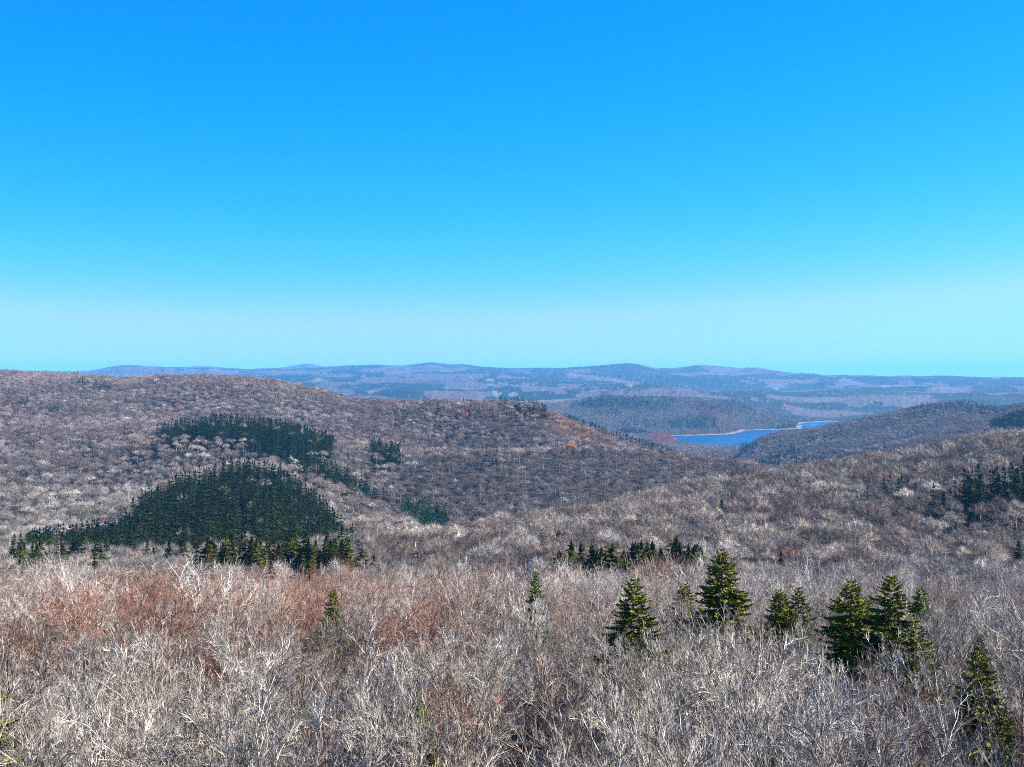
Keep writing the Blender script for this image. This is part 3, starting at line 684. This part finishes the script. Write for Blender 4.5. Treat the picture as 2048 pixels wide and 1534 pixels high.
NEAR_SPRUCE = [  # bearing, height sighted, distance, tree height, radius, label
 (1452, 1098, 96, 18, 2.7, 'tall dark green spruce topping the skyline of the canopy, tallest of the spruces'),
 (1262, 1158, 80, 17, 2.4, 'dense green spruce farthest left of the big spruces, bare twigs at its foot'),
 (1372, 1166, 118, 16, 2.3, 'small shaded spruce between the leftmost big spruce and the tallest one'),
 (1546, 1178, 92, 16, 2.0, 'left top of the bushy spruce clump right of the tallest spruce'),
 (1572, 1186, 90, 16, 2.0, 'middle top of the bushy spruce clump right of the tallest spruce'),
 (1596, 1174, 97, 16, 1.7, 'thin right top of the bushy spruce clump right of the tallest spruce'),
 (1712, 1162, 72, 18, 2.6, 'left one of the big twin spruces with long dark boughs'),
 (1771, 1150, 70, 18, 2.5, 'right one of the big twin spruces, a shade taller than its neighbour'),
 (1822, 1246, 66, 16, 2.1, 'lower yellowish green spruce tucked under the right side of the twin spruces'),
 (1852, 1172, 130, 15, 2.2, 'slim small spruce beyond the twin spruces on their right'),
 (1952, 1300, 56, 17, 1.8, 'lone bright green spruce near the right edge above bare crowns'),
 (2004, 1400, 49, 15, 1.0, 'spruce tip showing just below the lone spruce near the right edge'),
 (662, 1180, 116, 15, 1.5, 'thin olive spruce standing among red tinted crowns left of centre'),
 (1076, 1144, 118, 17, 1.25, 'narrow spruce half hidden behind a pale bare tree near the centre'),
 (1966, 1266, 84, 14, 1.2, 'faint thin spruce top just behind the lone spruce near the right edge'),
 (836, 1415, 64, 14, 1.9, 'shaded spruce deep inside the bare crowns below the centre left'),
 (-16, 1345, 50, 15, 1.8, 'green spruce cut off by the left edge of the view'),
]
ns_xy = np.array([((u - 1024) / F * Y, Y) for u, v, Y, *_ in NEAR_SPRUCE])

# near bare trees, hand placed ones first: bearing, distance, shape, tint, size, label
PALE = (1.35, 1.32, 1.28)
HAND = [
 (245, 47, 6, (1.45, 1.38, 1.32), 1.0, 'dead looking tree with thick chalk white broken limbs among darker crowns at the left'),
 (430, 38, 4, (1.0, .97, .93), 1.02, 'dark forked tree with white lit twigs below the white limbed tree'),
 (60, 44, 6, (1.05, .98, .92), 1.05, 'multi stemmed grey tree with pale upright trunks near the left edge'),
 (760, 62, 3, (1.55, 1.53, 1.50), 1.10, 'silvery white many stemmed tree fanning out left of the centre'),
 (860, 74, 3, (1.5, 1.48, 1.44), 1.05, 'second silvery tree just right of the white many stemmed one'),
 (1068, 112, 5, (1.6, 1.58, 1.55), 1.22, 'upright white birch standing in front of the narrow spruce'),
 (1290, 52, 0, PALE, 1.0, 'pale spreading tree below the leftmost big spruce'),
 (1640, 50, 2, (1.4, 1.36, 1.3), 1.0, 'pale tree with crooked limbs below the twin spruces'),
 (1760, 46, 2, (1.45, 1.40, 1.36), .98, 'creamy tree with wide flat boughs right below the twin spruces'),
 (560, 150, 5, (1.7, 1.65, 1.6), 1.15, 'bright birch poking out of the red crowns at the far rim'),
 (205, 150, 5, (1.7, 1.66, 1.62), 1.2, 'white birch cluster at the far rim above red crowns on the left'),
 (1375, 40, 6, (1.3, 1.26, 1.22), 1.0, 'knotty pale tree at the bottom edge right of the centre'),
 (1100, 38, 6, (1.0, .95, .92), 1.0, 'dark trunked twisted tree at the bottom edge by the centre'),
]
hx = np.array([(h[0] - 1024) / F * h[1] for h in HAND]); hy = np.array([h[1] for h in HAND], float)
x, y = jitter_grid(15, 212, 5.15, 130)
ok = np.ones(len(x), bool)
for a_, b_ in zip(hx, hy): ok &= np.hypot(x - a_, y - b_) > 3.0
for i_, (a_, b_) in enumerate(ns_xy):
    ok &= np.hypot(x - a_, y - b_) > 2.4
    # spruces stand free of taller neighbours in front
    if i_ not in (13, 15, 16, 14, 12): ok &= ~((np.abs(x - a_ * y / b_) < 2.4) & (y < b_) & (y > b_ - (5.5 if i_ in (0, 6, 7, 8, 10) else 3.4)))
ex = np.concatenate([ns_xy[:13] * (1 - 4.6 / ns_xy[:13, 1:2]) + np.array([dx_, dy_]) for dx_, dy_ in ((-1.7, -1.4), (1.7, -1.9), (.2, -4.2))])
x = np.concatenate([x[ok], ex[:, 0]]); y = np.concatenate([y[ok], ex[:, 1]])
FG = []
cz = canopy(x, y)
for i in range(len(x)):
    u, v = px_of(x[i], y[i], cz[i])
    red = 0.0
    if y[i] > 94:
        if 30 < u < 660: red = .74 if y[i] < 170 else .6
        elif 690 < u < 770: red = .75
        elif 820 < u < 1010: red = .55
        elif u < 90: red = .35
        elif 1010 < u < 1300: red = .12
        else: red = .03
    elif u > 1780 and y[i] < 60: red = .28
    elif 900 < u < 1040 and y[i] < 70: red = .22
    else: red = .03
    r_ = rng.random()
    if r_ < red:
        tint = np.array([(.84, .44, .33), (.72, .40, .31), (.90, .60, .48), (.78, .50, .42)][rng.integers(4)]); knd = 'red'
    elif r_ > .86: tint = np.array([1.38, 1.34, 1.29]); knd = 'pale'
    elif r_ > .55: tint = np.array([.84, .72, .65]); knd = 'brown'
    else: tint = np.array([1.08, 1.01, .95]); knd = 'grey'
    tint = tint * math.exp(rng.normal(0, .20))
    FG.append((x[i], y[i], cz[i], int(rng.integers(len(NEAR))), tint, float(np.clip(rng.normal(.96, .14), .68, 1.14)), knd, None))
for (u, Y, shp, tint, sc, lab), a_, b_ in zip(HAND, hx, hy):
    FG.append((a_, b_, float(canopy(a_, b_)) + 1.0, shp, np.array(tint), sc, 'hand', lab))
def inview(a_, b_, z_):
    u, v = px_of(a_, b_, z_); r_ = 4.0 * F / b_
    return -r_ * .7 < u < 2048 + r_ * .7 and v - 2.0 * F / b_ < 1534
vis = [f for f in FG if inview(f[0], f[1], f[2])]
hid = [f for f in FG if not inview(f[0], f[1], f[2])]
vis.sort(key=lambda f: (f[7] is None, f[1]))
indiv, rest = vis[:298], vis[298:]
EDGE = indiv[-1][1]
def place_name(u, v):
    if u < 300: return 'near the left edge'
    if u < 700: return 'left of the silvery fanning tree'
    if u < 1000: return 'around the silvery fanning tree'
    if u < 1230: return 'just left of the leftmost big spruce'
    if u < 1620: return 'around the tallest spruce'
    if u < 1880: return 'around the twin spruces'
    return 'around the lone right spruce'
SHAPE = ['wide crowned', 'slender', 'low spreading', 'thickly twigged', 'wavy limbed', 'narrow upright', 'crooked limbed']
WORD = {'red': 'reddish maple', 'pale': 'pale barked tree', 'brown': 'brown twigged tree', 'grey': 'grey leafless tree'}
for f in indiv:
    xx, yy, zz, shp, tint, sc, knd, lab = f
    tm, cm, H = NEAR[shp]
    s = sc * (TREE_H + .2) / H
    root = empty('bare_tree', (xx, yy, float(ground(xx, yy)) + ZC - .15), float(rng.uniform(0, 6.28)))
    gz = zz - float(ground(xx, yy)); s = s * gz / TREE_H if gz > 3 else s
    root.scale = (s * .96, s * .96, s * rng.uniform(.95, 1.06))
    a_ = link('trunk', tm, root); b_ = link('crown', cm, root)
    tc = (*[float(t) for t in tint], 1); a_.color = tc; b_.color = tc
    u, v = px_of(xx, yy, zz)
    band = 'at the near bottom' if yy < 50 else ('in the middle canopy' if yy < 90 else 'towards the far rim')
    tag(root, lab or '%s %s %s, %s' % (SHAPE[shp], WORD[knd], band, place_name(u, v)), 'bare tree', 'bare trees in the near canopy')
rs = rest + [h for h in hid if h[1] > 26 or True]
P = np.array([(f[0], f[1], float(ground(f[0], f[1])) + ZC - .1) for f in rs]); n = len(P)
SC = np.array([f[5] for f in rs])[:, None] * np.ones((1, 3)) * rng.uniform(.95, 1.08, (n, 3)); RT = np.zeros((n, 3)); RT[:, 2] = rng.uniform(0, 6.28, n)
stand('canopy_rim_trees', P, SC, np.array([f[4] for f in rs]) * 1.0, rng.integers(0, 3, n), RT, C_rim, 'bare treetops crowding the far rim of the summit')

# near spruces
SPR = []
for k, (H, rd, dn) in enumerate([(17, 2.6, 1.0), (17, 2.3, 1.1), (16, 2.1, 1.0)]):
    t, br, nd = spruce_near_geo(500 + k, H, rd, dn)
    SPR.append((mk('spruce_trunk', t, M_sbark, True), mk('spruce_boughs', br, M_sbark), mk('spruce_needles', nd, M_needle), H, rd))
for k, (u, v, Y, h, rd, lab) in enumerate(NEAR_SPRUCE):
    xx = (u - 1024) / F * Y; top = (HOR - v) * Y / F; g = float(ground(xx, Y))
    tm, bm, nm, H, r0 = SPR[k % 3]
    hz = max(top - g, 4.0)
    root = empty('spruce_tree', (xx, Y, g + ZC - .1), float(rng.uniform(0, 6.28))); root.scale = (rd / r0, rd / r0, (hz + .1) / H)
    root.rotation_euler[0] = float(rng.normal(0, .012))
    a_ = link('trunk', tm, root); b_ = link('crown', nm, root); c_ = link('bough', bm, b_)
    g_ = rng.uniform(.85, 1.2); b_.color = (g_ * rng.uniform(.9, 1.15), g_, g_ * rng.uniform(.8, 1.1), 1)
    tag(root, lab, 'spruce', 'spruces above the near canopy')

# ------------------------------------------------------------------ middle and far forest
bx, by, bt, bl = [], [], [], []
cx_, cy_ = [], []
for y0, y1, s in [(212, 560, 9.0), (560, 1100, 9.8), (1100, 2600, 9.8), (2600, 4300, 10.5), (4300, 6300, 12.5)]:
    x, y = jitter_grid(y0, y1, s)
    sd_ = lake_sd(x, y); vis_ = seen(x, y) & (sd_ > 22)
    u, v = px_of(x, y, canopy(x, y))
    vis_ &= ~(inside(u, v, [(556, 902), (600, 900), (622, 915), (600, 925), (568, 915)]) & (y > 1000) & (y < 1300))
    vis_ &= ~(inside(u, v, [(1521, 926), (1545, 926), (1548, 936), (1523, 937)]) & (y > 1900) & (rng.random(len(x)) < .6))
    x = x[vis_]; y = y[vis_]
    z = canopy(x, y); isc = rng.random(len(x)) < conifer_prob(x, y, z)
    bx.append(x[~isc]); by.append(y[~isc]); cx_.append(x[isc]); cy_.append(y[isc])
# conifers grow closer together: a second pass inside their stands
for y0, y1, s in [(480, 1500, 5.0), (1500, 3700, 7.5)]:
    x, y = jitter_grid(y0, y1, s); k = seen(x, y) & (lake_sd(x, y) > 22); x = x[k]; y = y[k]
    k = rng.random(len(x)) < conifer_prob(x, y, canopy(x, y)) - .42; cx_.append(x[k]); cy_.append(y[k])
row_x, row_y = [], []
for u0, u1, y0, y1, n_ in [(1094, 1406, 318, 350, 150), (415, 700, 415, 470, 100), (28, 150, 420, 470, 14)]:
    uq = u0 + (u1 - u0) * ((np.arange(n_) + rng.random(n_)) / n_); yq = rng.uniform(y0, y1, n_)
    row_x.append((uq - 1024) / F * yq); row_y.append(yq)
rx, ry = np.concatenate(row_x), np.concatenate(row_y); cx_.append(rx); cy_.append(ry)
for q in range(len(by)):
    if len(by[q]) and by[q].min() < 560:      # no broadleaf trees inside the planted rows
        u_ = 1024 + F * bx[q] / by[q]; k = ~(((u_ > 1092) & (u_ < 1408) & (by[q] > 300) & (by[q] < 352)) | ((u_ > 412) & (u_ < 702) & (by[q] > 400) & (by[q] < 472))); bx[q] = bx[q][k]; by[q] = by[q][k]
bx = np.concatenate(bx); by = np.concatenate(by); cx_ = np.concatenate(cx_); cy_ = np.concatenate(cy_)
print('bare far', len(bx), 'conifers', len(cx_))
def put_bare(name, m, collection, nvar, label):
    x, y = bx[m], by[m]; n = len(x); z = canopy(x, y)
    P = np.stack([x, y, ground(x, y) + ZC - .2], 1)
    s = np.clip(rng.normal(1.0, .2, n) + (fbm(x / 70, y / 70, 2, 33) - .5) * .55, .72, 1.5) * np.clip(.95 + y / 25000, 0, 1.3)
    wd = rng.uniform(.98, 1.22, n); SC = np.stack([s * wd * rng.uniform(.93, 1.07, n), s * wd, np.clip(.45 + .55 * s, .8, 1.18) * rng.uniform(.92, 1.08, n)], 1)
    RT = np.zeros((n, 3)); RT[:, 2] = rng.uniform(0, 6.28, n); RT[:, 0] = rng.normal(0, .06, n); RT[:, 1] = rng.normal(0, .06, n)
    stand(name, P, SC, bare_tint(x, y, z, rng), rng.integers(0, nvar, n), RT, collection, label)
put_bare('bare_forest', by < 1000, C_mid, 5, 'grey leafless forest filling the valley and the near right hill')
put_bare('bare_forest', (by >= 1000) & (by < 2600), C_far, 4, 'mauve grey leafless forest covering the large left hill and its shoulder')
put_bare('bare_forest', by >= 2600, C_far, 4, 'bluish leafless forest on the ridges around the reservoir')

# conifers: the 280 that show largest are trees of their own
cz = canopy(cx_, cy_)
uu, vv = px_of(cx_, cy_, cz); inv = (uu > -12) & (uu < 2060)
hgt = rng.uniform(.66, 1.32, len(cx_)) * np.where(cy_ < 360, 1.05, 1.0) * np.where((cy_ < 960) & (cx_ > .3 * cy_), 1.1, 1.0)
size = np.where(inv, hgt / cy_, 0)
order = np.argsort(-size); NI = 300 - len(NEAR_SPRUCE)
ind = order[:NI]; mass = order[NI:]
def con_tint(x, y, n):
    u, v = px_of(x, y, canopy(x, y))
    t = np.array([0.0144, 0.0199, 0.0044])[None] * np.ones((n, 1))
    k = smooth(500, 1000, y)[:, None]; t = t * (1 - k) + np.array([0.0083, 0.0149, 0.0047])[None] * k
    near = (y < 460)[:, None]; t = np.where(near, np.array([0.0222, 0.0249, 0.0039])[None], t)
    pine = inside(u, v, [(760, 980), (840, 1000), (905, 1018), (905, 1050), (840, 1052)])[:, None]; t = np.where(pine, np.array([0.0111, 0.0298, 0.0111])[None], t)
    return t * np.exp(rng.normal(0, .35, (n, 1)))
M_con = ramp_mat('needles_single', (.7, .7, .7), (1.2, 1.2, 1.2), .7, 'object', rough=.8, spec=0)
CONM = []
for k in range(5):
    t, c = conifer_mid_geo(450 + k, rad=(2.2, 2.6, 2.0, 2.9, 2.4)[k], whorls=(16, 15, 17, 14, 13)[k], pine=(k == 4)); V, fs = join_parts([t, c]); me = mesh_from('stand_conifer', V, fs); me.materials.append(M_con); CONM.append(me)
ct = con_tint(cx_[ind], cy_[ind], len(ind))
def con_label(u, v, Y):
    if 1080 < u < 1420 and Y < 470: return 'olive green conifer in the row behind the near canopy', 'conifer row behind the near canopy'
    if u > 1840 and v < 1030: return 'near black spruce in the stand by the right edge', 'spruce stand on the right hill'
    if 1680 < u <= 1840: return 'dark spruce in the small clump on the right hill', 'spruce clump on the right hill'
    if 400 < u < 710 and v > 1068: return 'dark conifer in the grove below the evergreen knoll', 'conifer grove at the knoll foot'
    if u <= 400 and v > 1086: return 'conifer among pale bare trees in the left valley', 'scattered conifers in the left valley'
    if 250 < u < 700 and 900 < v: return 'dark green conifer on the pointed evergreen knoll at left', 'conifers on the pointed knoll'
    if u <= 250 and v > 1000: return 'dark conifer in the tail left of the evergreen knoll', 'conifers trailing left of the knoll'
    if 700 <= u < 930: return 'pine on the spine right of the evergreen knoll', 'pines along the spine'
    return 'lone conifer among leafless trees on the middle hills', 'lone conifers on the middle hills'
GU = {}
for k, i in enumerate(ind):
    me = CONM[rng.integers(0, 4)] if rng.random() < .85 else CONM[4]
    o = link('conifer_tree', me, None, (cx_[i], cy_[i], float(ground(cx_[i], cy_[i])) + ZC - .2)); s = hgt[i]
    o.scale = (s * rng.uniform(1.1, 1.6), s * rng.uniform(1.1, 1.6), s * 1.04); o.rotation_euler = (0, 0, rng.uniform(0, 6.28)); o.color = (*[float(q) for q in ct[k]], 1)
    lab, grp = con_label(uu[i], vv[i], cy_[i]); GU.setdefault(grp, []).append((o, lab, uu[i], hgt[i]))
for grp, rows in GU.items():
    us = sorted(r_[2] for r_ in rows); hs = sorted(r_[3] for r_ in rows); nq = len(rows)
    for o, lab, u, h in rows:
        if nq > 6:
            pos = ('at the left end', 'left of the middle', 'right of the middle', 'at the right end')[min(3, int(4 * us.index(u) / nq))]
            sz = ('short', 'mid height', 'tall')[min(2, int(3 * hs.index(h) / nq))]
            w = (sz + ' ' + lab).split(); lab = ' '.join(w[:12]) + ', ' + pos if len(w) <= 12 else ' '.join(w)
        tag(o, lab, 'conifer', grp)
m = mass; n = len(m)
P = np.stack([cx_[m], cy_[m], ground(cx_[m], cy_[m]) + ZC - .2], 1); s = hgt[m] * np.clip(1.0 + cy_[m] / 15000, 1, 1.4)
SC = np.stack([s * rng.uniform(1.0, 1.5, n), s * rng.uniform(1.0, 1.5, n), s * 1.05], 1); RT = np.zeros((n, 3)); RT[:, 2] = rng.uniform(0, 6.28, n)
stand('conifer_forest', P, SC, con_tint(cx_[m], cy_[m], n), rng.integers(0, 3, n), RT, C_con, 'dark green conifer stands scattered over the distant hills')

# ------------------------------------------------------------------ trees still in leaf
def leafy(seed, H=11, rad=3.6):
    rg = np.random.default_rng(seed); t, c = bare_tree_geo(seed, H, 'mid')
    n = 900; d = rg.normal(0, 1, (n, 3)); d /= np.linalg.norm(d, axis=1, keepdims=True); r = rad * rg.uniform(.3, 1, (n, 1)) ** .5
    p = d * r * np.array([1, 1, .95]) * (1 + .25 * np.sin(d[:, :1] * 5 + seed)) + np.array([0, 0, H * .66])
    a_ = rg.normal(0, .34, (n, 3)); b_ = rg.normal(0, .34, (n, 3)); T = np.stack([p, p + a_, p + b_], 1)
    return join_parts([t, c]), (T.reshape(-1, 3), [np.arange(n * 3).reshape(-1, 3)])
w_, l_ = leafy(700); LW = mk('leafy_wood', w_, M_bark); LL = mk('leafy_crown', l_, M_leaf)
for u, Y, s, col, lab in [(1142, 1480, 1.25, (1.15, 1.1, .9), 'bright orange tree still in leaf below the russet ridge end, larger of two'),
                          (1132, 1490, .85, (1.1, 1.25, 1.0), 'smaller orange tree just left of the brightest one on the middle slope'),
                          (150, 2380, 1.0, (.8, .75, .9), 'orange tree on the crest of the left hill'),
                          (925, 1730, .6, (.95, .62, .9), 'rust orange tree near the top of the middle hill'),
                          (934, 1720, .5, (.9, .60, .9), 'small rust orange tree beside the one on top of the middle hill'),
                          (1040, 1700, .5, (.55, .8, 1), 'dull yellow tree among grey crowns on the middle hill'),
                          (1683, 6350, 1.8, (.95, .75, 1.0), 'orange tree on the far shore behind the reservoir')]:
    xx = (u - 1024) / F * Y; g = float(ground(xx, Y)); root = empty('autumn_tree', (xx, Y, g + ZC + (4 if Y < 3000 else 4)), rng.uniform(0, 6)); root.scale = (s * 1.35, s * 1.35, s * 1.35)
    a_ = link('trunk', LW, root); b_ = link('crown', LL, root); b_.color = (*col, 1); a_.color = (.8, .75, .7, 1)
    tag(root, lab, 'autumn tree', 'trees still in orange leaf')

# ------------------------------------------------------------------ granite ledges
def rock_mesh(seed):
    rg = np.random.default_rng(seed); import bmesh
    bm = bmesh.new()
    pts = rg.normal(0, 1, (16, 3)); pts /= np.linalg.norm(pts, axis=1, keepdims=True); pts *= rg.uniform(.75, 1.1, (16, 1)) * np.array([1.2, .9, .75])
    for q in pts: bm.verts.new(q)
    bmesh.ops.convex_hull(bm, input=bm.verts); me = bpy.data.meshes.new('rock'); bm.to_mesh(me); bm.free(); me.materials.append(M_rock); return me
RM = [rock_mesh(800 + k) for k in range(4)]
def ledge(u, Y, spanx, spany, n, lab, big=4.5, up=9.0):
    xx = (u - 1024) / F * Y; root = empty('rock_ledge', (xx, Y, float(ground(xx, Y)) + ZC))
    for k in range(n):
        dx = rng.uniform(-spanx, spanx); dy = rng.uniform(-spany, spany); s = rng.uniform(.5, 1.0) * big
        g = float(ground(xx + dx, Y + dy)) - float(ground(xx, Y))
        o = link('rock', RM[k % 4], root, (dx, dy, g + up * rng.uniform(.0, 1.0) * (1 - abs(dx) / spanx * .6))); o.scale = (s * 1.2, s, s * 1.5); o.rotation_euler = (rng.normal(0, .3), rng.normal(0, .3), rng.uniform(0, 6.28))
    tag(root, lab, 'rock ledge')
ledge(584, 1118, 15, 9, 26, 'pale granite ledge on the spine just above the pointed evergreen knoll', 4.5, 12)
ledge(508, 925, 5, 4, 6, 'small bare rock slabs showing between the conifers on the knoll', 2.2, 13)
ledge(522, 900, 4, 4, 5, 'lower pale rock patch among the knoll conifers', 1.8, 13)

# ------------------------------------------------------------------ houses
def house(u, Y, w, d, h, lab, rz=.4, wallm=M_white, lift=3.0):
    xx = (u - 1024) / F * Y; root = empty('house', (xx, Y, float(ground(xx, Y)) + ZC + lift), rz)
    def box(name, x0, x1, y0, y1, z0, z1, mt, par):
        V = np.array([(a_, b_, c_) for c_ in (z0, z1) for b_ in (y0, y1) for a_ in (x0, x1)], float)
        Fc = np.array([(0, 2, 3, 1), (4, 5, 7, 6), (0, 1, 5, 4), (2, 6, 7, 3), (0, 4, 6, 2), (1, 3, 7, 5)]); me = mesh_from(name, V, [Fc]); me.materials.append(mt); return link(name, me, par)
    def prism(name, a_, b_, z0, z1, mt, par):
        V = np.array([(-a_, -b_, z0), (a_, -b_, z0), (a_, b_, z0), (-a_, b_, z0), (-a_, 0, z1), (a_, 0, z1)], float)
        me = mesh_from(name, V, [np.array([(0, 1, 5, 4), (2, 3, 4, 5), (3, 2, 1, 0)]), np.array([(0, 4, 3), (1, 2, 5)])]); me.materials.append(mt); return link(name, me, par)
    box('wall', -w / 2, w / 2, -d / 2, d / 2, -lift - 2, h, wallm, root)
    rf = prism('roof', w / 2 + .5, d / 2 + .5, h + .003, h + d * .42, M_roof, root)
    box('chimney', w * .2, w * .2 + .9, -.5, .4, h + .5, h + d * .42 + 1.2, M_rock, rf)
    for k in range(4):
        for j in range(2):
            x0 = -w / 2 + w * (k + .5) / 4 - .6; z0 = .9 + j * (h - 1) / 2
            box('window', x0, x0 + 1.2, -d / 2 - .06, -d / 2 - .002, z0, z0 + 1.3, M_glass, root)
    box('door', -.6, .6, -d / 2 - .09, -d / 2 - .003, -lift, 1.9 - lift + 1, M_roof, root)
    tag(root, lab, 'house')
house(1697, 2270, 12, 8, 7, 'white house half hidden in the trees of the right hand valley', -.3, lift=7)
house(1530, 2380, 24, 12, 7, 'long pale farmhouse in a small clearing below the reservoir', .2, lift=8)
house(980, 8900, 34, 18, 12, 'tiny white farmhouse on the hazy plain behind the middle hill', .1, lift=12)
house(1158, 7900, 40, 20, 12, 'tiny white barn beside the pale field left of the wooded lake hill', .1, lift=10)
house(650, 12000, 40, 22, 14, 'speck of a white house high on the far blue ridge', .1, lift=14)

# ------------------------------------------------------------------ air
_c = np.empty(len(terrain.data.vertices) * 3, np.float32); terrain.data.vertices.foreach_get('co', _c)
HZ_LOW = float(_c[2::3].min()) - ZC; HZ_TOP = float(_c[2::3].max()) - ZC
def haze():
    x0, x1, y0, y1 = -27200, 27200, -27200, 27200; z0, z1 = ZC + HZ_LOW - 1, ZC + HZ_TOP + 4
    V = np.array([(a_, b_, c_) for c_ in (z0, z1) for b_ in (y0, y1) for a_ in (x0, x1)], float)
    Fc = np.array([(0, 2, 3, 1), (4, 5, 7, 6), (0, 1, 5, 4), (2, 6, 7, 3), (0, 4, 6, 2), (1, 3, 7, 5)])
    me = mesh_from('haze', V, [Fc]); m = bpy.data.materials.new('thin_air'); m.use_nodes = True; n = m.node_tree; n.nodes.clear()
    out = n.nodes.new('ShaderNodeOutputMaterial'); pv = n.nodes.new('ShaderNodeVolumePrincipled')
    pv.inputs['Color'].default_value = (.13, .50, 1.0, 1); pv.inputs['Density'].default_value = 3.8e-5; pv.inputs['Anisotropy'].default_value = 0.0
    n.links.new(pv.outputs[0], out.inputs['Volume']); me.materials.append(m); o = link('haze', me); tag(o, 'thin blue autumn haze over the far hills', kind='stuff')
haze()
zz_ = np.empty(len(terrain.data.vertices) * 3, np.float32); terrain.data.vertices.foreach_get('co', zz_); print('terrain z', zz_[2::3].min(), zz_[2::3].max())
